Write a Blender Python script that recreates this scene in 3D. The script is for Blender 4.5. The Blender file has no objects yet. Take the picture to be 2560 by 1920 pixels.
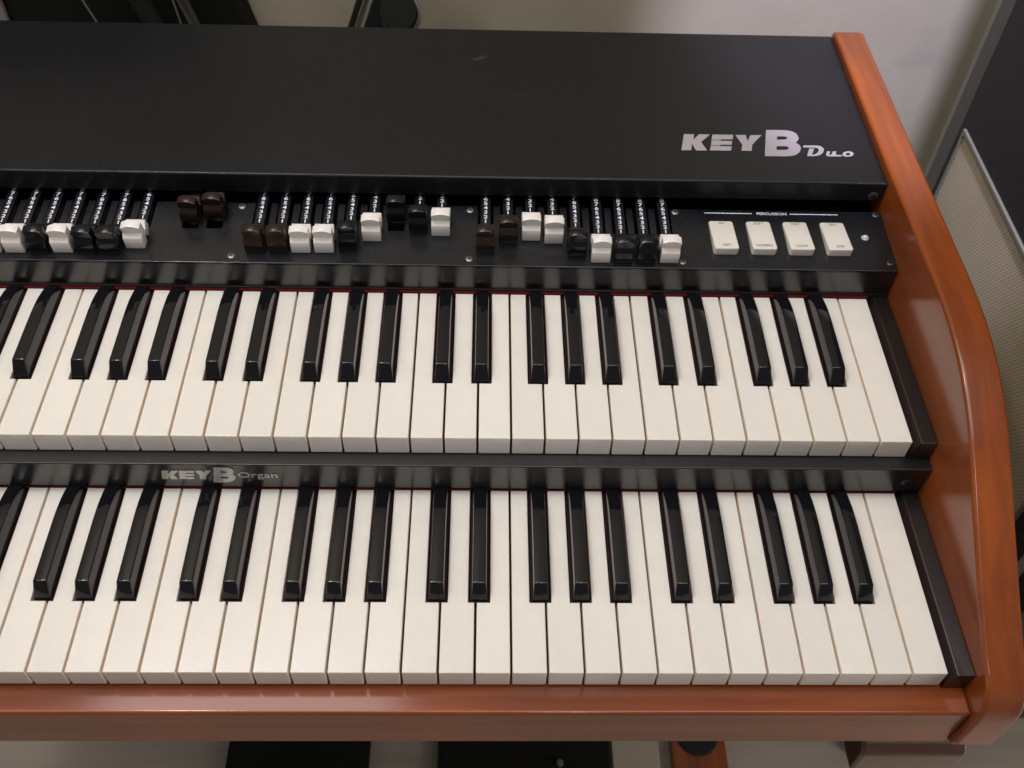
import bpy, bmesh, math, random
from mathutils import Vector, Matrix
random.seed(7)
MM = 0.001
scn = bpy.context.scene
COL = scn.collection

# ------------------------------------------------------------------ camera
cam_d = bpy.data.cameras.new('camera')
cam_d.sensor_width = 36.0
cam_d.lens = 35.483
cam_d.clip_start = 0.02
cam_d.clip_end = 60
cam_d.dof.use_dof = True
cam_d.dof.focus_distance = 0.74
cam_d.dof.aperture_fstop = 11.0
cam = bpy.data.objects.new('camera', cam_d)
COL.objects.link(cam)
R_ = Vector((0.99956242, -0.01015837, 0.02778099))
U_ = Vector((-0.00992194, 0.76962930, 0.63841389))
F_ = Vector((0.02786631, 0.63841017, -0.76919173))
cam.matrix_world = Matrix(((R_.x, U_.x, -F_.x, -301.4 * MM), (R_.y, U_.y, -F_.y, -416.8 * MM),
                           (R_.z, U_.z, -F_.z, 561.15 * MM), (0, 0, 0, 1)))
scn.camera = cam

# ------------------------------------------------------------------ world and lamps
w = bpy.data.worlds.new('World')
scn.world = w
w.use_nodes = True
bg = w.node_tree.nodes['Background']
bg.inputs['Color'].default_value = (1.0, 0.96, 0.93, 1)
bg.inputs['Strength'].default_value = 0.12
scn.view_settings.view_transform = 'Standard'
scn.view_settings.look = 'None'
scn.view_settings.exposure = 0
scn.view_settings.gamma = 1


def area(name, loc, target, sx, sy, radiance, color, shape='RECTANGLE'):
    d = bpy.data.lights.new(name, 'AREA')
    d.shape = shape
    d.size = sx
    d.size_y = sy
    A = sx * sy * (math.pi / 4 if shape in ('DISK', 'ELLIPSE') else 1)
    d.energy = radiance * math.pi * A
    d.color = color
    o = bpy.data.objects.new(name, d)
    COL.objects.link(o)
    o.location = loc
    o.rotation_euler = (Vector(target) - Vector(loc)).to_track_quat('-Z', 'Y').to_euler()
    return o


area('ceiling_light', (-0.55, -0.15, 1.85), (-0.55, -0.15, 0.0), 2.6, 1.1, 2.85, (1.0, 0.955, 0.915))
area('ceiling_lamp', (-0.86, 0.46, 1.70), (-0.86, 0.46, 0.0), 0.72, 0.38, 4.6, (1.0, 0.90, 0.92))
area('lamp_bulb', (-0.97, 0.12, 1.66), (-0.5, -0.05, 0.0), 0.15, 0.15, 120.0, (1.0, 0.95, 0.92), 'DISK')
area('window_light', (-0.08, -0.95, 1.65), (-0.3, 0.0, -0.1), 0.13, 0.13, 46.0, (1.0, 0.93, 0.95), 'DISK')
area('floor_fill', (1.0, -0.75, -0.2), (0.35, 0.1, -0.8), 0.5, 0.8, 5.6, (1.0, 0.93, 0.90))  # added low fill lamp, brightens the floor at the right
area('left_glow', (-2.1, -1.1, 0.5), (-0.7, -0.1, -0.1), 0.6, 0.8, 1.5, (1.0, 0.90, 0.90))
sp = bpy.data.lights.new('wall_spot', 'SPOT')  # added unseen spot; its cone shapes the cool pale area on the wall
sp.energy = 250
sp.color = (0.70, 0.69, 1.0)
sp.shadow_soft_size = 0.05
sp.spot_size = math.radians(24)
sp.spot_blend = 0.12
spo = bpy.data.objects.new('wall_spot', sp)
COL.objects.link(spo)
spo.location = (-0.095, -0.3, 1.6)
spo.rotation_euler = (Vector((0.31, 0.65, -0.20)) - spo.location).to_track_quat('-Z', 'Y').to_euler()


# ------------------------------------------------------------------ materials
def nmat(name):
    m = bpy.data.materials.new(name)
    m.use_nodes = True
    nt = m.node_tree
    return m, nt, nt.nodes['Principled BSDF']


def simple(name, col, rough=0.4, metal=0.0, spec=0.5, coat=0.0, coat_r=0.05, bump=0.0, bscale=400.0, var=0.0, vscale=20.0, stretch=(1, 1, 1), rvar=0.0):
    m, nt, b = nmat(name)
    N, L = nt.nodes, nt.links
    b.inputs['Base Color'].default_value = (*col, 1)
    b.inputs['Roughness'].default_value = rough
    b.inputs['Metallic'].default_value = metal
    b.inputs['Specular IOR Level'].default_value = spec
    b.inputs['Coat Weight'].default_value = coat
    b.inputs['Coat Roughness'].default_value = coat_r
    tc = N.new('ShaderNodeTexCoord')
    mp = N.new('ShaderNodeMapping')
    mp.inputs['Scale'].default_value = stretch
    L.new(tc.outputs['Object'], mp.inputs['Vector'])
    if var > 0:
        n = N.new('ShaderNodeTexNoise')
        n.inputs['Scale'].default_value = vscale
        n.inputs['Detail'].default_value = 5
        L.new(mp.outputs['Vector'], n.inputs['Vector'])
        r = N.new('ShaderNodeMapRange')
        r.inputs['From Min'].default_value = 0.3
        r.inputs['From Max'].default_value = 0.7
        r.inputs['To Min'].default_value = 1 - var
        r.inputs['To Max'].default_value = 1 + var
        L.new(n.outputs['Fac'], r.inputs['Value'])
        mx = N.new('ShaderNodeVectorMath')
        mx.operation = 'SCALE'
        mx.inputs[0].default_value = col
        L.new(r.outputs['Result'], mx.inputs['Scale'])
        L.new(mx.outputs['Vector'], b.inputs['Base Color'])
        if rvar > 0:
            r2 = N.new('ShaderNodeMapRange')
            r2.inputs['From Min'].default_value = 0.3
            r2.inputs['From Max'].default_value = 0.7
            r2.inputs['To Min'].default_value = rough - rvar
            r2.inputs['To Max'].default_value = rough + rvar
            L.new(n.outputs['Fac'], r2.inputs['Value'])
            L.new(r2.outputs['Result'], b.inputs['Roughness'])
    if bump > 0:
        n2 = N.new('ShaderNodeTexNoise')
        n2.inputs['Scale'].default_value = bscale
        n2.inputs['Detail'].default_value = 3
        L.new(mp.outputs['Vector'], n2.inputs['Vector'])
        bp = N.new('ShaderNodeBump')
        bp.inputs['Strength'].default_value = bump
        bp.inputs['Distance'].default_value = 0.0005
        L.new(n2.outputs['Fac'], bp.inputs['Height'])
        L.new(bp.outputs['Normal'], b.inputs['Normal'])
    return m


def wood_mat(name, axis, coat_r):
    """orange-red lacquered cherry; grain runs along axis (0 = x, 1 = y)"""
    m, nt, b = nmat(name)
    N, L = nt.nodes, nt.links
    tc = N.new('ShaderNodeTexCoord')
    mp = N.new('ShaderNodeMapping')
    mp.inputs['Scale'].default_value = (2.2, 34, 34) if axis == 0 else (34, 2.6, 14)
    L.new(tc.outputs['Object'], mp.inputs['Vector'])
    n = N.new('ShaderNodeTexNoise')
    n.inputs['Scale'].default_value = 1.6
    n.inputs['Detail'].default_value = 7
    n.inputs['Roughness'].default_value = 0.62
    n.inputs['Distortion'].default_value = 0.5
    L.new(mp.outputs['Vector'], n.inputs['Vector'])
    cr = N.new('ShaderNodeValToRGB')
    e = cr.color_ramp.elements
    e[0].position = 0.30
    e[0].color = (0.145, 0.030, 0.005, 1)
    e[1].position = 0.75
    e[1].color = (0.305, 0.067, 0.008, 1)
    L.new(n.outputs['Fac'], cr.inputs['Fac'])
    n3 = N.new('ShaderNodeTexNoise')
    n3.inputs['Scale'].default_value = 7
    n3.inputs['Detail'].default_value = 2
    L.new(tc.outputs['Object'], n3.inputs['Vector'])
    r = N.new('ShaderNodeMapRange')
    r.inputs['From Min'].default_value = 0.3
    r.inputs['From Max'].default_value = 0.7
    r.inputs['To Min'].default_value = 0.88
    r.inputs['To Max'].default_value = 1.12
    L.new(n3.outputs['Fac'], r.inputs['Value'])
    sc = N.new('ShaderNodeVectorMath')
    sc.operation = 'SCALE'
    L.new(cr.outputs['Color'], sc.inputs[0])
    L.new(r.outputs['Result'], sc.inputs['Scale'])
    L.new(sc.outputs['Vector'], b.inputs['Base Color'])
    b.inputs['Roughness'].default_value = 0.5
    b.inputs['Specular IOR Level'].default_value = 0.15
    b.inputs['Coat Weight'].default_value = 1.0
    b.inputs['Coat Roughness'].default_value = coat_r
    n4 = N.new('ShaderNodeTexNoise')
    n4.inputs['Scale'].default_value = 60
    L.new(mp.outputs['Vector'], n4.inputs['Vector'])
    bp = N.new('ShaderNodeBump')
    bp.inputs['Strength'].default_value = 0.03
    bp.inputs['Distance'].default_value = 0.0003
    L.new(n4.outputs['Fac'], bp.inputs['Height'])
    L.new(bp.outputs['Normal'], b.inputs['Coat Normal'])
    return m


def smudge(m, centre, size, amount, colour, rot=35):
    """a small worn smudge with a shape of its own, at one place on the surface (object coords, metres)"""
    nt = m.node_tree
    N, L = nt.nodes, nt.links
    b = N['Principled BSDF']
    tc = N.new('ShaderNodeTexCoord')
    mp = N.new('ShaderNodeMapping')
    mp.vector_type = 'TEXTURE'
    mp.inputs['Location'].default_value = centre
    mp.inputs['Scale'].default_value = size
    mp.inputs['Rotation'].default_value = (0, 0, math.radians(rot))
    L.new(tc.outputs['Object'], mp.inputs['Vector'])
    ln = N.new('ShaderNodeVectorMath')
    ln.operation = 'LENGTH'
    L.new(mp.outputs['Vector'], ln.inputs[0])
    ns = N.new('ShaderNodeTexNoise')
    ns.inputs['Scale'].default_value = 1.6
    ns.inputs['Detail'].default_value = 4
    L.new(mp.outputs['Vector'], ns.inputs['Vector'])
    sb = N.new('ShaderNodeMath')
    sb.operation = 'SUBTRACT'
    L.new(ns.outputs['Fac'], sb.inputs[0])
    ml = N.new('ShaderNodeMath')
    ml.operation = 'MULTIPLY'
    ml.inputs[1].default_value = 0.55
    L.new(ln.outputs['Value'], ml.inputs[0])
    L.new(ml.outputs['Value'], sb.inputs[1])
    mr = N.new('ShaderNodeMapRange')
    mr.inputs['From Min'].default_value = 0.05
    mr.inputs['From Max'].default_value = 0.35
    mr.inputs['To Max'].default_value = amount
    L.new(sb.outputs['Value'], mr.inputs['Value'])
    mx = N.new('ShaderNodeMix')
    mx.data_type = 'RGBA'
    L.new(mr.outputs['Result'], mx.inputs['Factor'])
    src = b.inputs['Base Color'].links
    if src:
        L.new(src[0].from_socket, mx.inputs['A'])
    else:
        mx.inputs['A'].default_value = b.inputs['Base Color'].default_value
    mx.inputs['B'].default_value = (*colour, 1)
    L.new(mx.outputs['Result'], b.inputs['Base Color'])


M_white = simple('ivory_key_plastic', (0.79, 0.76, 0.70), 0.24, coat=0.15, coat_r=0.1, bump=0.06, bscale=900, var=0.035, vscale=38)
b_ = M_white.node_tree.nodes['Principled BSDF']
b_.inputs['Subsurface Weight'].default_value = 0.35
b_.inputs['Subsurface Radius'].default_value = (1.0, 0.72, 0.45)
b_.inputs['Subsurface Scale'].default_value = 0.006
_nt = M_white.node_tree
_oi = _nt.nodes.new('ShaderNodeObjectInfo')
_mr = _nt.nodes.new('ShaderNodeMapRange')
_mr.inputs['To Min'].default_value = 0.955
_mr.inputs['To Max'].default_value = 1.015
_nt.links.new(_oi.outputs['Random'], _mr.inputs['Value'])
_sc = _nt.nodes.new('ShaderNodeVectorMath')
_sc.operation = 'SCALE'
_nt.links.new(b_.inputs['Base Color'].links[0].from_socket, _sc.inputs[0])
_nt.links.new(_mr.outputs['Result'], _sc.inputs['Scale'])
_nt.links.new(_sc.outputs['Vector'], b_.inputs['Base Color'])
M_side = simple('tan_key_side', (0.88, 0.80, 0.67), 0.5)
M_side.node_tree.nodes['Principled BSDF'].inputs['Subsurface Weight'].default_value = 0.5
M_side.node_tree.nodes['Principled BSDF'].inputs['Subsurface Scale'].default_value = 0.006
M_black = simple('black_key_plastic', (0.006, 0.006, 0.008), 0.06, spec=0.55)
M_case = simple('black_case_paint', (0.0065, 0.0060, 0.0065), 0.28, spec=1.0, bump=0.05, bscale=1500, var=0.15, vscale=60)
M_lid = simple('black_satin_lid', (0.0050, 0.0056, 0.0072), 0.36, spec=0.30, bump=0.9, bscale=1300, var=0.10, vscale=9, rvar=0.05)
M_lid.node_tree.nodes['Principled BSDF'].inputs['Coat Weight'].default_value = 0.22
M_lid.node_tree.nodes['Principled BSDF'].inputs['Coat Roughness'].default_value = 0.22
smudge(M_lid, (-0.3077, 0.3765, 0.057), (0.010, 0.004, 0.02), 0.45, (0.06, 0.06, 0.065))
smudge(M_lid, (-0.29, 0.320, 0.057), (0.16, 0.004, 0.02), 0.04, (0.06, 0.06, 0.06), 0)


def dust(m, scale, amount, colour):
    nt = m.node_tree
    N, L = nt.nodes, nt.links
    b = N['Principled BSDF']
    tc = N.new('ShaderNodeTexCoord')
    v = N.new('ShaderNodeTexVoronoi')
    v.inputs['Scale'].default_value = scale
    L.new(tc.outputs['Object'], v.inputs['Vector'])
    lt = N.new('ShaderNodeMath')
    lt.operation = 'LESS_THAN'
    lt.inputs[1].default_value = 0.10
    L.new(v.outputs['Distance'], lt.inputs[0])
    sp_ = N.new('ShaderNodeSeparateColor')
    L.new(v.outputs['Color'], sp_.inputs[0])
    gt = N.new('ShaderNodeMath')
    gt.operation = 'GREATER_THAN'
    gt.inputs[1].default_value = 0.93
    L.new(sp_.outputs[0], gt.inputs[0])
    ml = N.new('ShaderNodeMath')
    ml.operation = 'MULTIPLY'
    L.new(lt.outputs[0], ml.inputs[0])
    L.new(gt.outputs[0], ml.inputs[1])
    m2 = N.new('ShaderNodeMath')
    m2.operation = 'MULTIPLY'
    m2.inputs[1].default_value = amount
    L.new(ml.outputs[0], m2.inputs[0])
    mx = N.new('ShaderNodeMix')
    mx.data_type = 'RGBA'
    L.new(m2.outputs[0], mx.inputs['Factor'])
    L.new(b.inputs['Base Color'].links[0].from_socket, mx.inputs['A'])
    mx.inputs['B'].default_value = (*colour, 1)
    L.new(mx.outputs['Result'], b.inputs['Base Color'])


dust(M_lid, 260, 0.5, (0.12, 0.12, 0.13))
dust(M_case, 260, 0.5, (0.12, 0.11, 0.10))
M_panel = simple('black_panel_plate', (0.0055, 0.0062, 0.0095), 0.26, spec=0.7, bump=0.1, bscale=1500, var=0.15, vscale=40, rvar=0.04)
M_slot = simple('slot_black', (0.004, 0.004, 0.004), 0.7, spec=0.2)
M_strip = simple('drawbar_strip_black', (0.009, 0.009, 0.011), 0.16)
M_capw = simple('white_cap_plastic', (0.78, 0.745, 0.71), 0.30, bump=0.04)
M_capk = simple('black_cap_plastic', (0.006, 0.006, 0.007), 0.16, spec=0.4)
M_capb = simple('brown_cap_plastic', (0.020, 0.011, 0.008), 0.22, spec=0.4)
M_tab = simple('cream_tab_plastic', (0.74, 0.71, 0.64), 0.20, coat=0.3, bump=0.03)
M_ink = simple('grey_print', (0.17, 0.17, 0.165), 0.6)
M_num = simple('white_print', (0.78, 0.79, 0.93), 0.5)
M_logo = simple('silver_lilac_print', (0.37, 0.34, 0.37), 0.45)
M_logo2 = simple('aluminium_lettering', (0.62, 0.60, 0.56), 0.36, metal=0.4)
M_screw = simple('screw_steel', (0.28, 0.27, 0.25), 0.42, metal=0.8, bump=0.2)
M_screwd = simple('black_screw', (0.05, 0.05, 0.05), 0.35, metal=0.5)
M_felt = simple('red_felt', (0.085, 0.008, 0.008), 0.9, spec=0.1, bump=0.5, bscale=2500)
M_bed = simple('dark_key_bed', (0.045, 0.010, 0.010), 0.8, spec=0.2)
M_foot = simple('key_foot_dark', (0.020, 0.008, 0.008), 0.6, spec=0.2)
M_woodx = wood_mat('cherry_wood_long', 0, 0.13)
M_woody = wood_mat('cherry_wood_side', 1, 0.17)
M_leg = simple('shaded_leg_wood', (0.085, 0.030, 0.012), 0.4, coat=0.8, coat_r=0.15, var=0.2, vscale=30, stretch=(1, 6, 6))  # same wood as the organ, with the shade below it put into the colour
M_led = simple('frosted_indicator', (0.62, 0.58, 0.68), 0.12, coat=1.0)
M_wall = simple('white_wall_paint', (0.42, 0.38, 0.285), 0.8, spec=0.2, bump=0.45, bscale=90, var=0.05, vscale=12)
smudge(M_wall, (0.213, 0.650, -0.108), (0.03, 0.05, 0.020), 0.22, (0.28, 0.27, 0.28))
M_floor = simple('pale_wood_floor', (0.33, 0.29, 0.235), 0.5, var=0.10, vscale=5, stretch=(1, 9, 1), bump=0.1)
M_rub = simple('black_rubber', (0.012, 0.012, 0.014), 0.6, spec=0.3)
M_tolex = simple('black_tolex', (0.014, 0.014, 0.013), 0.6, spec=0.3, bump=0.8, bscale=600, var=0.25, vscale=300)
M_grey = simple('grey_plastic', (0.24, 0.21, 0.22), 0.45)
M_chrome = simple('worn_aluminium', (0.20, 0.20, 0.18), 0.35, metal=0.9)
M_dark = simple('black_cloth', (0.006, 0.007, 0.006), 0.8, spec=0.2)
M_frame = simple('grille_frame_paint', (0.13, 0.125, 0.095), 0.5)
M_cable = simple('pale_cable', (0.20, 0.19, 0.15), 0.5)


def grille_mat():
    m, nt, b = nmat('perforated_grille')
    N, L = nt.nodes, nt.links
    tc = N.new('ShaderNodeTexCoord')
    sep = N.new('ShaderNodeSeparateXYZ')
    L.new(tc.outputs['Object'], sep.inputs[0])

    def mth(op, a, bb=None, c=None):
        n = N.new('ShaderNodeMath')
        n.operation = op
        for i, v in enumerate((a, bb, c)):
            if v is None:
                continue
            if isinstance(v, (int, float)):
                n.inputs[i].default_value = v
            else:
                L.new(v, n.inputs[i])
        return n.outputs[0]
    p = 0.0036
    v = mth('MULTIPLY', sep.outputs['Z'], 1 / (p * 0.866))
    row = mth('FLOOR', v)
    odd = mth('PINGPONG', row, 1.0)
    u = mth('ADD', mth('MULTIPLY', sep.outputs['Y'], 1 / p), mth('MULTIPLY', odd, 0.5))
    fu = mth('SUBTRACT', mth('FRACT', u), 0.5)
    fv = mth('MULTIPLY', mth('SUBTRACT', mth('FRACT', v), 0.5), 0.866)
    d = mth('SQRT', mth('ADD', mth('MULTIPLY', fu, fu), mth('MULTIPLY', fv, fv)))
    hole = mth('LESS_THAN', d, 0.33)
    n = N.new('ShaderNodeTexNoise')
    n.inputs['Scale'].default_value = 9
    n.inputs['Detail'].default_value = 3
    L.new(tc.outputs['Object'], n.inputs['Vector'])
    cr = N.new('ShaderNodeValToRGB')
    cr.color_ramp.elements[0].color = (0.40, 0.34, 0.22, 1)
    cr.color_ramp.elements[0].position = 0.35
    cr.color_ramp.elements[1].color = (0.53, 0.46, 0.31, 1)
    cr.color_ramp.elements[1].position = 0.65
    L.new(n.outputs['Fac'], cr.inputs['Fac'])
    mx = N.new('ShaderNodeMix')
    mx.data_type = 'RGBA'
    L.new(hole, mx.inputs['Factor'])
    L.new(cr.outputs['Color'], mx.inputs['A'])
    mx.inputs['B'].default_value = (0.20, 0.185, 0.13, 1)
    L.new(mx.outputs['Result'], b.inputs['Base Color'])
    b.inputs['Roughness'].default_value = 0.5
    return m


M_grille = grille_mat()


# ------------------------------------------------------------------ helpers (all lengths in mm)
def finish(bm, name, mat, parent=None, bevel=0.0, seg=2, angle=30, smooth=True):
    bmesh.ops.recalc_face_normals(bm, faces=bm.faces)
    if bevel > 0:
        ed = [e for e in bm.edges if len(e.link_faces) == 2 and e.calc_face_angle(0) > math.radians(angle)]
        bmesh.ops.bevel(bm, geom=ed, offset=bevel, segments=seg, profile=0.5, affect='EDGES', clamp_overlap=True)
    for v in bm.verts:
        v.co *= MM
    me = bpy.data.meshes.new(name)
    bm.to_mesh(me)
    bm.free()
    if smooth:
        for p in me.polygons:
            p.use_smooth = True
        try:
            me.set_sharp_from_angle(angle=math.radians(38))
        except Exception:
            pass
    me.materials.append(mat)
    o = link(name, me, parent)
    if bevel > 0:
        me['wn'] = 1
        if not o.modifiers:
            wn(o)
    return o


def wn(o):
    m = o.modifiers.new('wn', 'WEIGHTED_NORMAL')
    m.keep_sharp = True
    m.weight = 80


def link(name, me, parent=None):
    o = bpy.data.objects.new(name, me)
    COL.objects.link(o)
    if me.get('wn') or name == 'white_key':
        wn(o)
    if parent:
        o.parent = parent
        o.matrix_parent_inverse = world_of(parent).inverted()
    return o


def world_of(o):
    m = o.matrix_basis.copy()
    if o.parent:
        m = world_of(o.parent) @ o.matrix_parent_inverse @ m
    return m


def add_prism(bm, poly, a0, a1, axis=0):
    """extrude a 2-D polygon along an axis; poly in the two other axes, in order"""
    def pt(u, v, a):
        return (a, u, v) if axis == 0 else ((u, a, v) if axis == 1 else (u, v, a))
    A = [bm.verts.new(pt(u, v, a0)) for u, v in poly]
    B = [bm.verts.new(pt(u, v, a1)) for u, v in poly]
    bm.faces.new(A)
    bm.faces.new(B[::-1])
    n = len(poly)
    for i in range(n):
        j = (i + 1) % n
        bm.faces.new((A[i], B[i], B[j], A[j]))


def add_box(bm, x0, x1, y0, y1, z0, z1):
    add_prism(bm, [(y0, z0), (y1, z0), (y1, z1), (y0, z1)], x0, x1, 0)


def box(name, x0, x1, y0, y1, z0, z1, mat, parent=None, bevel=0.0, seg=2):
    bm = bmesh.new()
    add_box(bm, x0, x1, y0, y1, z0, z1)
    return finish(bm, name, mat, parent, bevel, seg)


def prism(name, poly, a0, a1, mat, parent=None, axis=0, bevel=0.0, seg=2, angle=30):
    bm = bmesh.new()
    add_prism(bm, poly, a0, a1, axis)
    return finish(bm, name, mat, parent, bevel, seg, angle)


def tube(name, p0, p1, r, mat, parent=None, seg=24, bevel=0.0, r1=None):
    bm = bmesh.new()
    p0, p1 = Vector(p0), Vector(p1)
    d = p1 - p0
    q = d.to_track_quat('Z', 'Y').to_matrix().to_4x4()
    bmesh.ops.create_cone(bm, cap_ends=True, segments=seg, radius1=r, radius2=r if r1 is None else r1, depth=d.length,
                          matrix=Matrix.Translation((p0 + p1) / 2) @ q)
    return finish(bm, name, mat, parent, bevel, 2)


def text_mesh(txt, size, bold=0.0, xs=1.0, spacing=1.0, shear=0.0):
    """outline of a word as flat 2-D geometry: list of verts (x, y), faces; centred in x, baseline y = 0"""
    cu = bpy.data.curves.new('t', 'FONT')
    cu.body = txt
    cu.size = size
    cu.offset = bold
    cu.align_x = 'CENTER'
    cu.space_character = spacing
    cu.shear = shear
    cu.resolution_u = 4
    o = bpy.data.objects.new('t', cu)
    COL.objects.link(o)
    dg = bpy.context.evaluated_depsgraph_get()
    me = bpy.data.meshes.new_from_object(o.evaluated_get(dg))
    vs = [(v.co.x * xs, v.co.y) for v in me.vertices]
    fs = [tuple(p.vertices) for p in me.polygons]
    bpy.data.objects.remove(o)
    bpy.data.curves.remove(cu)
    bpy.data.meshes.remove(me)
    return vs, fs


def thing(name, label, cat, loc, group=None):
    o = bpy.data.objects.new(name, None)
    o.empty_display_size = 0.05
    COL.objects.link(o)
    o.location = Vector(loc) * MM
    o['label'] = label
    o['category'] = cat
    if group:
        o['group'] = group
    return o


def structure(o):
    o['kind'] = 'structure'
    return o


# ------------------------------------------------------------------ setting: floor and wall
FLOOR = -800.0
structure(box('floor', -3200, 3200, -3200, 652, FLOOR - 30, FLOOR, M_floor))
structure(box('wall', -3200, 3200, 650, 700, FLOOR + 0.5, 1900, M_wall))

# ------------------------------------------------------------------ the organ
P = 23.5                                   # white key pitch
NW = 36
XR = 17.0                                  # inner faces of the two wooden sides
XL = -NW * P - 17.0
organ = thing('electronic_organ', 'black two-manual organ with orange-red wooden sides, drawbars and four cream tabs',
              'organ', ((XR + XL) / 2, 120, FLOOR))
LO = (-148.6, -49.6)                       # lower manual: front edge y, key top z
KL = 139.9

side_prof = [(427, 57), (425, 60.5), (419, 63.2), (350, 63.8), (243, 64.3), (188, 65.2), (136, 65.8), (100, 66.4), (76, 66.2), (57, 64.8), (38, 61.8), (18, 57.2), (1, 51), (-16, 43.5), (-33, 34), (-52, 22.5),
             (-70, 11), (-108, -12), (-143, -32.5), (-154, -36.8), (-162, -41.5), (-167.5, -48.5), (-171.5, -58), (-173.2, -70), (-173.2, -106),
             (-171.0, -113.5), (-166, -117.8), (-158, -119.5), (427, -119.5)]
for x0, x1 in ((XR, XR + 27.5), (XL - 27.5, XL)):
    bm = bmesh.new()
    add_prism(bm, side_prof, x0, x1, 0)
    bmesh.ops.recalc_face_normals(bm, faces=bm.faces)
    ed = [e for e in bm.edges if abs(e.verts[0].co.x - e.verts[1].co.x) < 0.01]
    bmesh.ops.bevel(bm, geom=ed, offset=3.0, segments=4, profile=0.5, affect='EDGES', clamp_overlap=True)
    wn(finish(bm, 'side_panel', M_woody, organ))

# lid, its front face and the body behind
bm = bmesh.new()
add_prism(bm, [(211, 38.5), (211, 57), (424, 57), (424, -110), (420, -110), (420, 52), (216, 52), (216, 38.5)], XL + 0.2, XR - 0.2, 0)
lid = finish(bm, 'lid', M_lid, organ, bevel=3.0, seg=5)
# control box: sloped plate above a box with a vertical front face
def pz(y):
    return 27.3 + (y - 143.0) * 4.4 / 64.0
prism('upper_fascia', [(143.3, 2.3), (143.3, pz(143) - 1.9), (170, pz(170) - 9), (300, 20), (300, -14), (142.2, -14), (142.2, 2.3)],
      XL + 0.3, XR - 0.3, M_case, organ, bevel=0.12)

# drawbar table: centre x, front y, colour
DB = []
for i, (fy, c) in enumerate([(147, 'b'), (147, 'b'), (147, 'w'), (147, 'w'), (147, 'k'), (147.8, 'w'), (147, 'k'), (147, 'k'), (153, 'w')]):
    DB.append((-567.0 - 17.72 * (8 - i), fy + 2.6, c))
for i, (fy, c) in enumerate([(150.6, 'b'), (150.8, 'b'), (150.8, 'w'), (151.1, 'w'), (155, 'k'), (163.8, 'w'), (183.7, 'k'), (173.4, 'k'), (170.4, 'w')]):
    DB.append((-476.9 + 17.62 * i, fy + 2.6, c))
for i, (fy, c) in enumerate([(153.5, 'b'), (163.5, 'b'), (166.8, 'w'), (164, 'w'), (151, 'k'), (144.6, 'w'), (144.6, 'k'), (144.6, 'k'), (145.2, 'w')]):
    DB.append((-301.3 + 17.62 * i, fy + 2.6, c))
PED = [(-530.5, 182.5, 'b'), (-512.0, 186.5, 'b')]

# the plate, with one slot per drawbar left open at its back
bm = bmesh.new()
slots = sorted([x for x, _, _ in DB + PED])
ys = 178.0
def slab(x0, x1, y0, y1, t=1.9):
    add_prism(bm, [(y0, pz(y0) - t), (y1, pz(y1) - t), (y1, pz(y1)), (y0, pz(y0))], x0, x1, 0)
slab(XL + 0.3, XR - 0.3, 143.0, ys)
edge = XL + 0.3
for x in slots:
    slab(edge, x - 6.3, ys, 206.5)
    edge = x + 6.3
slab(edge, XR - 0.3, ys, 206.5)
# small raised front lip
plate = finish(bm, 'control_plate', M_panel, organ, bevel=0.0)
prism('plate_lip', [(142.4, pz(143) - 2.2), (142.4, pz(143) - 0.5), (142.7, pz(143) + 0.15), (143.3, pz(143) + 0.3), (143.9, pz(143) + 0.15), (144.1, pz(143) - 0.5), (144.1, pz(143) - 2.2)],
      XL + 0.3, XR - 0.3, M_strip, organ, bevel=0.35)

# cap shape: side profile (y, z) with arched top across x
def cap_mesh(name, wdt, mat):
    prof = [(0, 0), (0, 10.4), (0.2, 10.8), (3.0, 13.3), (3.2, 14.3), (1.5, 21.6), (8.0, 22.4), (9.9, 12.0), (11.2, 9.4), (12.2, 9.3), (15.8, 14.6), (17.4, 13.6),
            (19.8, 6.0), (14.0, 0.5), (13.0, 0.5), (11.5, 5.6), (9.0, 5.6), (8.0, 0)]
    NX = 10
    bm = bmesh.new()
    rings = []
    for i in range(NX + 1):
        t = -1 + 2 * i / NX
        x = t * wdt / 2
        ring = []
        for (y, z) in prof:
            zz = z
            if z > 18 and y < 9:
                zz = z - 2.0 * t * t
            ring.append(bm.verts.new((x, y, zz)))
        rings.append(ring)
    n = len(prof)
    for a, b_ in zip(rings, rings[1:]):
        for k in range(n):
            j = (k + 1) % n
            bm.faces.new((a[k], a[j], b_[j], b_[k]))
    bm.faces.new(rings[0])
    bm.faces.new(rings[-1][::-1])
    bmesh.ops.recalc_face_normals(bm, faces=bm.faces)
    ed = [e for e in bm.edges if len(e.link_faces) == 2 and e.calc_face_angle(0) > math.radians(40)]
    bmesh.ops.bevel(bm, geom=ed, offset=0.22, segments=2, profile=0.5, affect='EDGES', clamp_overlap=True)
    for v in bm.verts:
        v.co *= MM
    me = bpy.data.meshes.new(name)
    bm.to_mesh(me)
    bm.free()
    for p in me.polygons:
        p.use_smooth = True
    me.set_sharp_from_angle(angle=math.radians(30))
    me.materials.append(mat)
    return me


caps = {'w': cap_mesh('cap_white', 14.2, M_capw), 'k': cap_mesh('cap_black', 14.2, M_capk), 'b': cap_mesh('cap_brown', 14.2, M_capb)}
# strip mesh (local: y = 0 at the cap front, z = 0 at the plate)
bm = bmesh.new()
add_box(bm, -3.9, 3.9, 12.0, 112.0, 0.6, 3.2)
for v in bm.verts:
    pass
strip_o = finish(bm, 'drawbar', M_strip, None, bevel=0.35)
strip_me = strip_o.data
bpy.data.objects.remove(strip_o)
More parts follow.
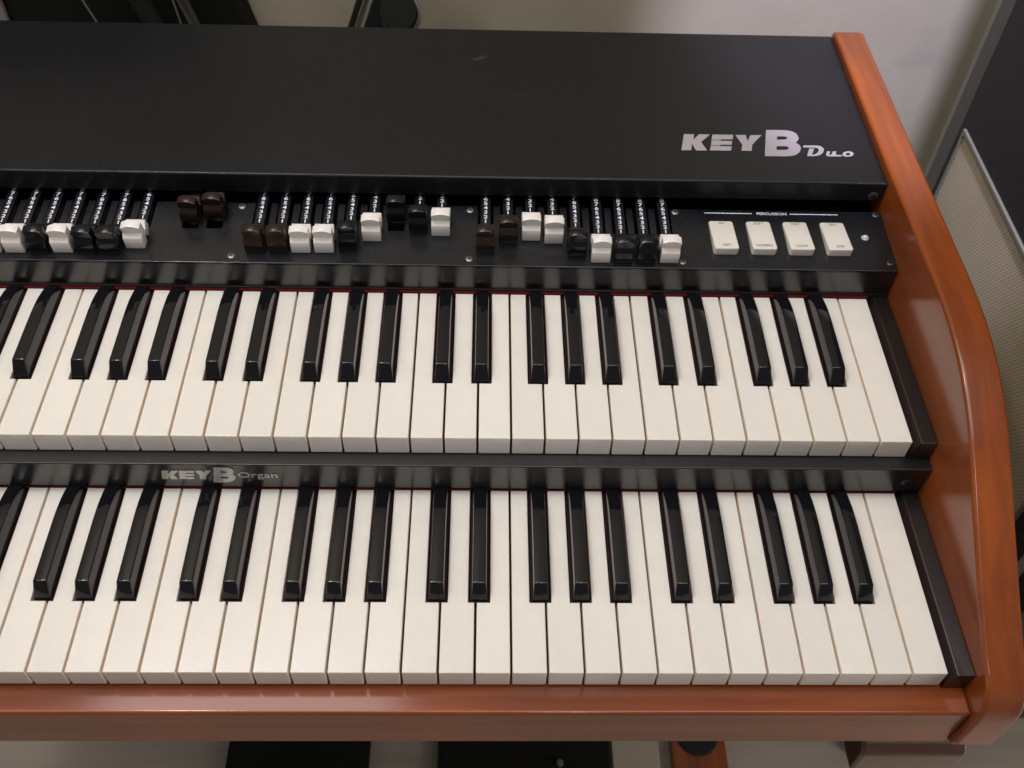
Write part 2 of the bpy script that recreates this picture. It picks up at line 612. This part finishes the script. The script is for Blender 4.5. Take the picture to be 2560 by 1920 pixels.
# numerals 1..8 up the strip
bm = bmesh.new()
for k in range(8):
    vs, fs = text_mesh(str(k + 1), 5.2, bold=0.08, xs=1.3)
    cy = 30.6 + 4.95 * k
    V = [bm.verts.new((x, cy - 1.85 + y, 3.26)) for x, y in vs]
    for f in fs:
        bm.faces.new([V[i] for i in f])
num_o = finish(bm, 'numerals', M_num, None, smooth=False)
num_me = num_o.data
bpy.data.objects.remove(num_o)
tilt = math.atan(4.4 / 64.0)
names = {'w': 'white', 'k': 'black', 'b': 'brown'}
for x, fy, c in DB + PED:
    d = link('drawbar', strip_me, organ)
    d.matrix_basis = Matrix.Translation((x * MM, fy * MM, (pz(fy) + 0.3) * MM)) @ Matrix.Rotation(tilt, 4, 'X')
    cp = link('cap', caps[c], None)
    cp.parent = d
    cp['label'] = names[c] + ' drawbar cap with arched top and ridged front'
    if (x, fy, c) in PED:
        cp.matrix_basis = Matrix.Rotation(math.radians(-3 if x < -520 else -1), 4, 'Z')
    if (x, fy, c) not in PED:
        nm = link('numerals', num_me, None)
        nm.parent = d

# rocker tabs
WID = dict(ON=4.4, OFF=5.9, SOFT=7.6, NORMAL=12.8, FAST=7.3, SLOW=8.9)
WID.update({'3RD': 5.6, '2ND': 6.3})


def rocker(x, words):
    prof = [(0, 0), (0, 5.8), (1.0, 6.7), (17, 4.6), (34, 1.4), (35, 0.6), (35, -1.5), (0, -1.5)]
    bm = bmesh.new()
    # rounded plan outline
    pl = []
    r, hw, ln = 2.2, 9.6, 35.0
    for cx, cy, a0 in ((hw - r, r, -90), (hw - r, ln - r, 0), (-hw + r, ln - r, 90), (-hw + r, r, 180)):
        for k in range(6):
            a = math.radians(a0 + 90 * k / 5)
            pl.append((cx + r * math.cos(a), cy + r * math.sin(a)))
    bot = [bm.verts.new((px, py, -1.5)) for px, py in pl]
    top = []
    for px, py in pl:
        zt = 6.9 - py * 5.4 / 35.0
        top.append(bm.verts.new((px, py, zt)))
    n = len(pl)
    bm.faces.new(bot)
    bm.faces.new(top[::-1])
    for i in range(n):
        j = (i + 1) % n
        bm.faces.new((bot[i], top[i], top[j], bot[j]))
    bmesh.ops.recalc_face_normals(bm, faces=bm.faces)
    ed = [e for e in bm.edges if e.verts[0] in top and e.verts[1] in top and len(e.link_faces) == 2]
    ts = set(top)
    ed = [e for e in bm.edges if e.verts[0] in ts and e.verts[1] in ts]
    bmesh.ops.bevel(bm, geom=ed, offset=1.0, segments=3, profile=0.5, affect='EDGES', clamp_overlap=True)
    o = finish(bm, 'rocker_tab', M_tab, organ)
    o.matrix_basis = Matrix.Translation((x * MM, 158.0 * MM, pz(158) * MM)) @ Matrix.Rotation(tilt, 4, 'X')
    bm = bmesh.new()
    for wd, cy in words:
        vs, fs = text_mesh(wd, 3.7, bold=0.05)
        wx = max(v[0] for v in vs) - min(v[0] for v in vs)
        vs = [(a * WID[wd] / wx, b_) for a, b_ in vs]
        V = []
        for vx, vy in vs:
            yy = cy + vy
            zt = 6.9 - yy * 5.4 / 35.0
            V.append(bm.verts.new((vx, yy, zt + 0.12)))
        for f in fs:
            bm.faces.new([V[i] for i in f])
    t = finish(bm, 'lettering', M_ink, None, smooth=False)
    t.parent = o
    return o


rocker(-115.0, (('ON', 30.6), ('OFF', 3.1)))
rocker(-85.3, (('SOFT', 30.6), ('NORMAL', 3.1)))
rocker(-56.0, (('FAST', 30.6), ('SLOW', 3.1)))
rocker(-26.2, (('3RD', 30.6), ('2ND', 3.1)))

# print on the plate: PERCUSSION between two rules
bm = bmesh.new()
def on_plate(x, y, dz=0.08):
    return (x, y, pz(y) + dz)
vs, fs = text_mesh('PERCUSSION', 3.9, bold=0.04, xs=1.0)
wx = max(v[0] for v in vs) - min(v[0] for v in vs)
kx = 24.0 / wx
V = [bm.verts.new(on_plate(-72.2 + x * kx, 201.4 + y)) for x, y in vs]
for f in fs:
    bm.faces.new([V[i] for i in f])
for x0, x1 in ((-126.5, -88.0), (-57.5, -18.8)):
    bm.faces.new([bm.verts.new(on_plate(x0, 202.3)), bm.verts.new(on_plate(x1, 202.3)), bm.verts.new(on_plate(x1, 203.1)), bm.verts.new(on_plate(x0, 203.1))])
finish(bm, 'plate_lettering', M_num, organ, smooth=False)


def screw(loc, axis, r, mat, slot=True):
    bm = bmesh.new()
    # domed head with a cross recess, local +Z out of the surface
    prof = [(r, 0), (r, 0.35), (r * 0.85, 0.75), (r * 0.5, 1.0), (r * 0.2, 1.05)]
    N = 20
    rings = []
    for rr, z in prof:
        rings.append([bm.verts.new((rr * math.cos(2 * math.pi * k / N), rr * math.sin(2 * math.pi * k / N), z)) for k in range(N)])
    for a, b_ in zip(rings, rings[1:]):
        for k in range(N):
            bm.faces.new((a[k], a[(k + 1) % N], b_[(k + 1) % N], b_[k]))
    bm.faces.new(rings[-1])
    s = finish(bm, 'screw', mat, organ)
    q = Vector(axis).to_track_quat('Z', 'Y').to_matrix().to_4x4()
    s.matrix_basis = Matrix.Translation(Vector(loc) * MM) @ q @ Matrix.Rotation(random.uniform(0, 3), 4, 'Z')
    bm = bmesh.new()
    add_box(bm, -r * 0.55, r * 0.55, -r * 0.13, r * 0.13, 0.9, 1.12)
    add_box(bm, -r * 0.13, r * 0.13, -r * 0.55, r * 0.55, 0.9, 1.125)
    c = finish(bm, 'cross_recess', M_slot, None)
    c.parent = s
    return s


nz = Vector((0, -math.sin(tilt), math.cos(tilt)))
for x, y in ((-493.6, 202.2), (-494.2, 149.5), (-313.6, 201.6), (-313.6, 149.4), (-149.8, 203.0)):
    screw((x, y, pz(y)), nz, 2.9, M_screw)
screw((-149.4, 149.3, pz(149)), nz, 2.7, M_screw)
for x, y in ((12.2, 151.0), (12.0, 203.4)):
    screw((x, y, pz(y)), nz, 2.9, M_screwd)
screw((8.0, 211.0, 44.5), (0, -1, 0), 4.0, M_screwd)
# indicator
bm = bmesh.new()
N = 24
rr = [(2.9, 0), (2.9, 0.5), (2.3, 0.8), (2.2, 1.5), (1.6, 2.1), (0.7, 2.4)]
rings = [[bm.verts.new((a * math.cos(2 * math.pi * k / N), a * math.sin(2 * math.pi * k / N), z)) for k in range(N)] for a, z in rr]
for a, b_ in zip(rings, rings[1:]):
    for k in range(N):
        bm.faces.new((a[k], a[(k + 1) % N], b_[(k + 1) % N], b_[k]))
bm.faces.new(rings[-1])
o = finish(bm, 'indicator_lamp', M_led, organ)
o.matrix_basis = Matrix.Translation((-2.0 * MM, 177.5 * MM, pz(177.5) * MM))


# ---- lettering as flat print
def poly_print(bm, outer, holes, place):
    """flat polygon with holes: triangle fill from edges"""
    def loop(pts):
        vs = [bm.verts.new(place(*q)) for q in pts]
        return [bm.edges.new((vs[i], vs[(i + 1) % len(vs)])) for i in range(len(vs))]
    ed = loop(outer)
    for h in holes:
        ed += loop(h)
    bmesh.ops.triangle_fill(bm, use_beauty=True, use_dissolve=False, edges=ed)


def smooth_loop(pts, hard=()):
    """Chaikin smoothing, keeping the listed corners"""
    for _ in range(2):
        out = []
        n = len(pts)
        nh = []
        for i, q in enumerate(pts):
            if i in hard:
                nh.append(len(out))
                out.append(q)
            else:
                a, b_ = pts[i - 1], pts[(i + 1) % n]
                out.append((q[0] * .75 + a[0] * .25, q[1] * .75 + a[1] * .25))
                out.append((q[0] * .75 + b_[0] * .25, q[1] * .75 + b_[1] * .25))
        pts, hard = out, nh
    return pts


K = [(-143.4, 249.3), (-138.7, 270.9), (-130.3, 270.9), (-131.9, 263.5), (-126.3, 270.9), (-117.1, 271.0), (-125.8, 260.6), (-122.3, 249.5), (-131.5, 249.4), (-133.6, 257.9), (-135.4, 249.5)]
E1 = [(-116.8, 263.8), (-115.2, 270.9), (-97.9, 271.0), (-99.2, 264.8), (-109.0, 264.6), (-109.2, 263.9)]
E2 = [(-120.1, 249.6), (-118.5, 255.9), (-110.9, 256.0), (-110.8, 255.5), (-101.5, 255.7), (-102.8, 249.9)]
E3 = [(-118.2, 256.5), (-116.9, 263.1), (-109.3, 263.3), (-109.2, 262.7), (-100.0, 262.7), (-101.1, 257.7), (-110.3, 257.4), (-110.8, 256.6)]
Y_ = [(-96.1, 270.9), (-87.6, 271.1), (-87.1, 263.0), (-83.5, 271.0), (-74.4, 271.2), (-84.0, 258.4), (-86.0, 250.0), (-94.3, 250.0), (-92.4, 258.1)]
B_ = [(-76.3, 243.5), (-69.3, 278.4), (-54.8, 278.6), (-48.7, 277.7), (-45.1, 274.8), (-43.7, 270.3), (-44.4, 265.9), (-47.6, 261.8), (-45.3, 259.2), (-44.4, 254.8), (-46.4, 249.9), (-49.9, 246.0), (-53.6, 244.3), (-58.5, 243.6)]
Bh1 = [(-61.6, 269.9), (-55.3, 270.0), (-53.7, 269.2), (-53.4, 268.1), (-54.2, 266.7), (-56.1, 265.6), (-62.5, 265.6)]
Bh2 = [(-64.3, 256.8), (-56.7, 256.9), (-55.0, 256.2), (-54.6, 254.5), (-55.5, 253.0), (-57.6, 252.0), (-65.3, 251.9)]
D_ = [(-43.0, 255.7), (-41.8, 258.4), (-31.0, 258.7), (-27.7, 257.7), (-26.0, 255.3), (-26.3, 252.0), (-28.4, 248.2), (-31.7, 245.4), (-35.2, 244.4), (-41.7, 244.3), (-38.0, 254.4), (-33.9, 254.5), (-37.2, 246.3), (-35.5, 246.6), (-32.4, 248.6), (-30.4, 251.9), (-30.4, 254.3), (-31.9, 255.7)]
u_ = [(-24.2, 251.0), (-21.3, 251.1), (-23.1, 246.9), (-22.6, 246.2), (-21.2, 246.8), (-19.2, 251.1), (-16.2, 251.2), (-18.1, 246.7), (-12.7, 246.3), (-13.4, 244.7), (-24.4, 244.4), (-25.7, 245.0), (-25.8, 246.4)]
o_ = [(-6.8, 251.7), (-4.1, 251.3), (-2.6, 249.6), (-2.9, 247.4), (-4.8, 245.3), (-7.7, 244.4), (-10.7, 244.5), (-12.3, 245.9), (-12.1, 248.0), (-10.5, 250.3)]
oh = [(-6.8, 249.8), (-5.6, 249.3), (-5.5, 248.0), (-6.9, 246.2), (-8.7, 246.0), (-9.5, 247.0), (-8.9, 248.7)]


def lidp(x, y):
    return (x, y, 57.12)


bm = bmesh.new()
for sh in (K, E1, E2, E3, Y_):
    poly_print(bm, sh, [], lidp)
poly_print(bm, smooth_loop(B_, (0, 1, 7)), [smooth_loop(Bh1, (0, 6)), smooth_loop(Bh2, (0, 6))], lidp)
poly_print(bm, smooth_loop(D_, (0, 1, 9, 10, 11, 12)), [], lidp)
poly_print(bm, smooth_loop(u_, (0, 1, 5, 6, 8, 9)), [], lidp)
poly_print(bm, smooth_loop(o_), [smooth_loop(oh)], lidp)
lg = finish(bm, 'lid_lettering', M_logo, None, smooth=False)
lg.parent = lid

# ---- shelf between the manuals
fascia = prism('lower_fascia', [(-10.0, -47.0), (-10.0, -21.0), (-10.9, -20.6), (-11.0, -19.4), (-10.5, -18.6), (143, -18.6), (143, -46.5), (2, -46.5), (2, -56), (-8, -56), (-8, -47.0)],
               XL + 0.3, XR - 0.3, M_case, organ, bevel=0.25)
screw((3.8, -10.0, -36.0), (0, -1, 0), 3.7, M_screwd)
S2 = dict(
    K=[(-528.2, -37.2), (-526.0, -27.1), (-521.4, -27.1), (-522.3, -31.2), (-519.3, -27.1), (-514.5, -27.0), (-518.6, -31.9), (-516.8, -37.3), (-521.3, -37.5), (-522.7, -33.3), (-523.6, -37.2)],
    Y=[(-502.7, -26.8), (-497.8, -26.8), (-497.4, -29.2), (-495.7, -26.7), (-491.6, -26.7), (-496.1, -32.6), (-497.2, -37.2), (-501.5, -37.2), (-500.8, -32.5)])
S2B = [(-492.6, -41.2), (-489.1, -22.8), (-479.6, -22.8), (-476.9, -24.1), (-475.9, -27.0), (-477.2, -31.3), (-475.9, -33.0), (-476.2, -35.8), (-478.4, -38.9), (-481.5, -40.6), (-485.3, -41.2)]
def facep(x, z):
    return (x, -10.25, z)
bm = bmesh.new()
for k_ in ('K', 'Y'):
    poly_print(bm, S2[k_], [], facep)
for x0, x1, z0, z1 in ((-514.4, -503.8, -29.6, -27.0), (-514.9, -504.5, -33.3, -30.7), (-515.4, -505.4, -37.1, -34.4)):
    sl = 0.2 * (z1 - z0)
    poly_print(bm, [(x0 - sl / 2, z0), (x0 + sl / 2, z1), (x1 + sl / 2, z1), (x1 - sl / 2, z0)], [], facep)
poly_print(bm, [(-514.7, -30.7), (-514.5, -29.6), (-509.9, -29.6), (-510.1, -30.7)], [], facep)
poly_print(bm, [(-515.4, -34.4), (-515.1, -33.3), (-510.3, -33.3), (-510.6, -34.4)], [], facep)
poly_print(bm, smooth_loop(S2B, (0, 1, 5)), [smooth_loop([(-485.2, -27.0), (-481.2, -27.0), (-480.6, -28.1), (-481.3, -29.3), (-485.5, -29.3)], (0, 4)),
                                             smooth_loop([(-486.3, -33.9), (-481.4, -33.8), (-480.9, -35.0), (-481.8, -36.3), (-486.8, -36.3)], (0, 4))], facep)
vs, fs = text_mesh('Organ', 9.2, xs=1.0)
wx = max(v[0] for v in vs) - min(v[0] for v in vs)
V = [bm.verts.new(facep(-460.0 + x * 27.2 / wx, -34.8 + y)) for x, y in vs]
for f in fs:
    bm.faces.new([V[i] for i in f])
# give the aluminium letters their thickness
ext = bmesh.ops.extrude_face_region(bm, geom=bm.faces[:])
for v in [g for g in ext['geom'] if isinstance(g, bmesh.types.BMVert)]:
    v.co.y -= 0.35
lt = finish(bm, 'fascia_lettering', M_logo2, None, smooth=False)
lt.parent = fascia

# ---- key bed, felt, end blocks, front rail
def key_bed(y0, zt):
    prism('key_bed', [(y0 + 6, zt - 17.5), (y0 + 6, zt - 9), (y0 + KL - 0.5, zt - 9), (y0 + KL - 0.5, zt - 17.5)], XL + 14, -0.7, M_bed, organ)
key_bed(0, 0)
key_bed(*LO)
box('felt_strip', XL + 16, 0.5, 139.9, 143.2, -3.0, 0.9, M_felt, organ, bevel=0.4)
box('felt_strip', XL + 16, 0.5, -10.6, -8.4, LO[1] + 0.15, LO[1] + 1.0, M_felt, organ, bevel=0.3)
for y0, zt, zb in ((0, 0, -18.4), (LO[0], LO[1], LO[1] - 19.6)):
    for sx in (0, 1):
        pr = [(0.9, zb), (1.2, zt - 6.5), (2.0, zt - 5.2), (5.2, zt - 0.3), (5.9, zt), (16.7, zt), (16.7, zb)]
        if sx:
            pr = [(XL + XR - a, b_) for a, b_ in pr]
        prism('end_block', pr, y0 - 1.2, y0 + KL + 3 - (3 if y0 else 0), M_case, organ, axis=1, bevel=0.5)
rail = prism('front_rail', [(-167.2, -119.0), (-167.2, -70.0), (-147.0, -69.6), (-130, -69.6), (-130, -119.0)], XL + 0.1, XR - 0.1, M_woodx, organ, bevel=2.2, seg=4)
box('bottom_board', XL + 0.3, XR - 0.3, -129.8, 419, -118.5, -112, M_case, organ)


# ---- keys
OFF = {2: 3.6, 3: 0.0, 4: -3.6, 6: 2.4, 0: -2.4}
def has_black(g):
    return 0 < g < NW and (g % 7) in OFF
def white_me(i):
    xc = -(i + 0.5) * P
    xr, xl = P / 2 - 0.82, -P / 2 + 0.82
    br = bl = None
    if has_black(i):                        # gap on the right of key i
        br = (-P * i + OFF[i % 7] - 7.35) - xc
    if has_black(i + 1):
        bl = (-P * (i + 1) + OFF[(i + 1) % 7] + 7.35) - xc
    NY = 49.4
    poly = [(xl, 0), (xr, 0)]
    if br is not None:
        poly += [(xr, NY), (br, NY), (br, KL)]
    else:
        poly += [(xr, KL)]
    if bl is not None:
        poly += [(bl, KL), (bl, NY), (xl, NY)]
    else:
        poly += [(xl, KL)]
    bm = bmesh.new()
    add_prism(bm, poly, -17.6, 0.0, axis=2)
    bmesh.ops.recalc_face_normals(bm, faces=bm.faces)
    top = [e for e in bm.edges if e.verts[0].co.z > -0.1 and e.verts[1].co.z > -0.1]
    front = [e for e in bm.edges if e.verts[0].co.y < 0.1 and e.verts[1].co.y < 0.1 and abs(e.verts[0].co.z - e.verts[1].co.z) > 5]
    bmesh.ops.bevel(bm, geom=top + front, offset=0.6, segments=3, profile=0.5, affect='EDGES', clamp_overlap=True)
    o = finish(bm, 'white_key', M_white, None)
    me = o.data
    me.materials.append(M_side)
    for p in me.polygons:
        if abs(p.normal.x) > 0.95:
            p.material_index = 1
    bpy.data.objects.remove(o)
    return me


def black_me():
    bm = bmesh.new()
    # stations along y: (y, zt, half width top, half width bottom, z bottom)
    y0, y1 = 52.4, 139.0
    st = []
    nS = 14
    rows = [(y0, 0.4, 5.65), (y0 + 0.5, 1.4, 5.5)]
    prof = [(51.3, 0.6), (56.9, 10.35), (57.2, 10.8), (57.5, 11.3), (58.0, 11.58), (58.5, 11.61), (60.0, 11.62), (85, 11.9), (104, 11.9), (112, 11.5), (120, 10.5), (128, 8.6), (134, 6.6), (139.0, 4.6)]
    rings = []
    for y, z in prof:
        t = max(0.0, min(1.0, (z + 4) / 16))
        ht = 5.75 - 1.35 * (z + 4) / 16.0
        hb = 5.85
        e = 0.75 if z > 3 else 0.2
        ring = [(-hb, y if z > 1 else y, -9), (-ht - (0.02), y, z - e), (-ht + 0.25 * e, y, z - 0.3 * e), (-ht + e, y, z),
                (ht - e, y, z), (ht - 0.25 * e, y, z - 0.3 * e), (ht + 0.02, y, z - e), (hb, y, -9)]
        rings.append([bm.verts.new(q) for q in ring])
    for a, b_ in zip(rings, rings[1:]):
        for k in range(len(a)):
            j = (k + 1) % len(a)
            bm.faces.new((a[k], a[j], b_[j], b_[k]))
    bm.faces.new(rings[0])
    bm.faces.new(rings[-1][::-1])
    bmesh.ops.recalc_face_normals(bm, faces=bm.faces)
    # a soft nose: bevel the front-top corner
    ed = [e for e in bm.edges if all(abs(v.co.y - 51.3) < 0.01 for v in e.verts) and len(e.link_faces) == 2]
    bmesh.ops.bevel(bm, geom=ed, offset=0.35, segments=2, profile=0.5, affect='EDGES', clamp_overlap=True)
    o = finish(bm, 'black_key', M_black, None)
    me = o.data
    for p in me.polygons:
        p.use_smooth = True
    me.set_sharp_from_angle(angle=math.radians(50))
    bpy.data.objects.remove(o)
    return me


def black_base_me():
    bm = bmesh.new()
    add_box(bm, -6.3, 6.3, 50.2, 139, -14, -2.6)
    o = finish(bm, 'key_foot', M_foot, None, bevel=0.3)
    me = o.data
    bpy.data.objects.remove(o)
    return me


wcache = {}
bme = black_me()
bfoot = black_base_me()
for (y0, zt) in ((0.0, 0.0), LO):
    for i in range(NW):
        key = (i % 7, i == 0, i == NW - 1)
        if key not in wcache:
            wcache[key] = white_me(i)
        o = link('white_key', wcache[key], organ)
        dz = random.uniform(-0.16, 0.12)
        o.location = (-(i + 0.5) * P * MM, y0 * MM, (zt + dz) * MM)
        o.rotation_euler = (random.uniform(-0.0006, 0.0006), 0, random.uniform(-0.0005, 0.0005))
    for g in range(1, NW):
        if has_black(g):
            o = link('black_key', bme, organ)
            o.location = ((-P * g + OFF[g % 7]) * MM, y0 * MM, (zt + random.uniform(-0.15, 0.15)) * MM)
            f = link('key_foot', bfoot, None)
            f.parent = o

# ---- stand legs under the organ
for sx in (0, 1):
    x0, x1 = (-32, 44) if not sx else (XL + XR - 44, XL + XR + 32)
    prism('leg_bracket', [(-160, -119.6), (-160, -140), (-164.8, -147), (-166, -152), (-166, -180), (-146, -180), (-120, -140), (-120, -119.6)], x0, x1, M_leg, organ, bevel=3.0, seg=3)
    prism('leg', [(-119.5, -119.6), (300, -119.6), (300, FLOOR + 0.5), (232, FLOOR + 0.5), (232, -180), (-119.5, -140)], x0 + 20, x1 - 6, M_woodx, organ, bevel=2)

# ------------------------------------------------------------------ speaker cabinet on the right
cab = thing('speaker_cabinet', 'tall black speaker cabinet with a beige perforated grille, standing right of the organ', 'speaker', (420, 170, FLOOR))
box('cabinet_body', 161.5, 700, -20, 404, -455, 420, M_tolex, cab, bevel=3)
box('corner_strip', 159.5, 162.5, 6, 16, -452, 415, M_grey, cab, bevel=0.8)
for lx in (200, 620):
    for ly in (60, 340):
        box('cabinet_leg', lx, lx + 36, ly, ly + 36, FLOOR + 0.5, -455.5, M_rub, cab, bevel=2)
bm = bmesh.new()
add_box(bm, 160.6, 161.7, 48, 388, -440, -22)
finish(bm, 'grille', M_grille, cab)
for y0, y1, z0, z1 in ((386, 390, -444, -18), (46, 50, -444, -18)):
    box('grille_frame', 158.4, 161.7, y0, y1, z0, z1, M_frame, cab, bevel=0.8)
for z0, z1 in ((-23, -18), (-444, -440)):
    box('grille_frame', 158.4, 161.7, 50.01, 385.99, z0, z1, M_frame, cab, bevel=0.8)

# added grey strip in place of the dark band of shade beside the cabinet
box_o = box('wall_shade_strip', 281, 330, 641, 649.9, FLOOR + 0.5, 1200, simple('shade_strip_grey', (0.33, 0.32, 0.31), 0.6))
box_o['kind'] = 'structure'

# ------------------------------------------------------------------ things behind the organ
case = thing('equipment_case', 'black equipment case leaning on the wall behind the organ, at the upper left', 'case', (-900, 620, FLOOR))
prism('case_body', [(-1500, 250), (-640, 250), (-554, -120), (-540, FLOOR + 0.5), (-1500, FLOOR + 0.5)], 600, 648, M_dark, case, axis=1, bevel=4)
box('corner_pad', -852, -822, 592, 600.5, -58, 40, M_grey, case, bevel=6)
for x in (-790, -760):
    tube('rivet', (x, 600.5, -60), (x, 597.5, -60), 3.2, M_chrome, case, bevel=0.6)
st = thing('folded_stand', 'dark folded instrument stand with slanting legs in front of the black case', 'stand', (-640, 570, FLOOR))
tube('stand_leg', (-720, 585, 160), (-600, 585, -260), 11, M_tolex, st)
tube('stand_leg', (-640, 575, 60), (-590, 575, -130), 7.0, M_chrome, st, r1=4.5)
tube('stand_leg', (-560, 585, -100), (-470, 585, -400), 13, M_tolex, st)
cb = tube('cable', (-730, 570, 10), (-680, 575, -160), 0.9, M_cable)
cb['label'] = 'thin pale cable slanting down across the black case at the upper left'
cb['category'] = 'cable'
cb['group'] = 'thin cables in front of the black case'
cb2 = tube('cable', (-632, 570, 10), (-618, 575, -160), 0.9, M_cable)
cb2['label'] = 'thin pale cable hanging almost straight, right of the slanting one'
cb2['category'] = 'cable'
cb2['group'] = 'thin cables in front of the black case'

ks = thing('cross_stand', 'black cross-legged keyboard stand leaning behind the organ, with a round rubber foot', 'stand', (-430, 600, FLOOR))
prism('stand_bar', [(-396, 60), (-354, 60), (-452, -200), (-494, -200)], 596, 612, M_rub, ks, axis=1, bevel=2)
prism('metal_strip', [(-405.5, 60), (-400.5, 60), (-498.5, -200), (-503.5, -200)], 597, 606, M_chrome, ks, axis=1, bevel=0.8)
prism('stand_rim', [(-414, 60), (-407, 60), (-505, -200), (-512, -200)], 597, 606, M_rub, ks, axis=1, bevel=0.8)
ax = Vector((0.02, -0.82, 0.57)).normalized()
c0 = Vector((-392, 545, 0))
tube('end_cap', c0, c0 + ax * 26, 19.2, M_dark, ks, seg=40, bevel=2.5)
tube('cap_sleeve', c0 - ax * 40, c0 + ax * 4, 20.2, M_grey, ks, seg=40, bevel=1.5)

# ------------------------------------------------------------------ things on the floor under the organ
def slab_thing(name, label, cat, x0, x1, y0, y1, h, mat, bev=4, group=None):
    t = box(name, x0, x1, y0, y1, FLOOR + 0.5, FLOOR + h, mat, None, bevel=bev)
    t['label'] = label
    t['category'] = cat
    if group:
        t['group'] = group
    return t
slab_thing('floor_pedal', 'black flat pedal unit on the floor under the organ, left of the other', 'pedal', -636, -448, -140, 160, 14, M_dark, group='black pedal units on the floor')
slab_thing('floor_pedal', 'black flat pedal unit on the floor under the middle, beside the pale board', 'pedal', -356, -128, -140, 160, 14, M_dark, group='black pedal units on the floor')
slab_thing('trim_strip', 'thin pale strip lying along the left edge of a black pedal unit', 'strip', -364, -358, -140, 160, 10, M_frame, 1)
tube_ = tube('foot_switch', (-196, 48, FLOOR + 14.2), (-196, 48, FLOOR + 22), 4.6, M_frame, None, bevel=1.5)
tube_['label'] = 'small pale round knob standing on the middle black pedal unit'
tube_['category'] = 'knob'
slab_thing('grey_board', 'narrow pale grey board on the floor between black unit and orange wood plank', 'board', -125, -62, -140, 160, 12, M_wall, 2)
plank = thing('wooden_foot', 'orange wooden foot board on the floor with a round dark rubber pad', 'board', (-8, 80, FLOOR))
box('foot_board', -45, 29, -140, 170, FLOOR + 0.5, FLOOR + 12, M_woody, plank, bevel=2)
tube('rubber_pad', (-8, 86, FLOOR + 11.5), (-8, 86, FLOOR + 18), 27, M_rub, plank, seg=40, bevel=1.5)
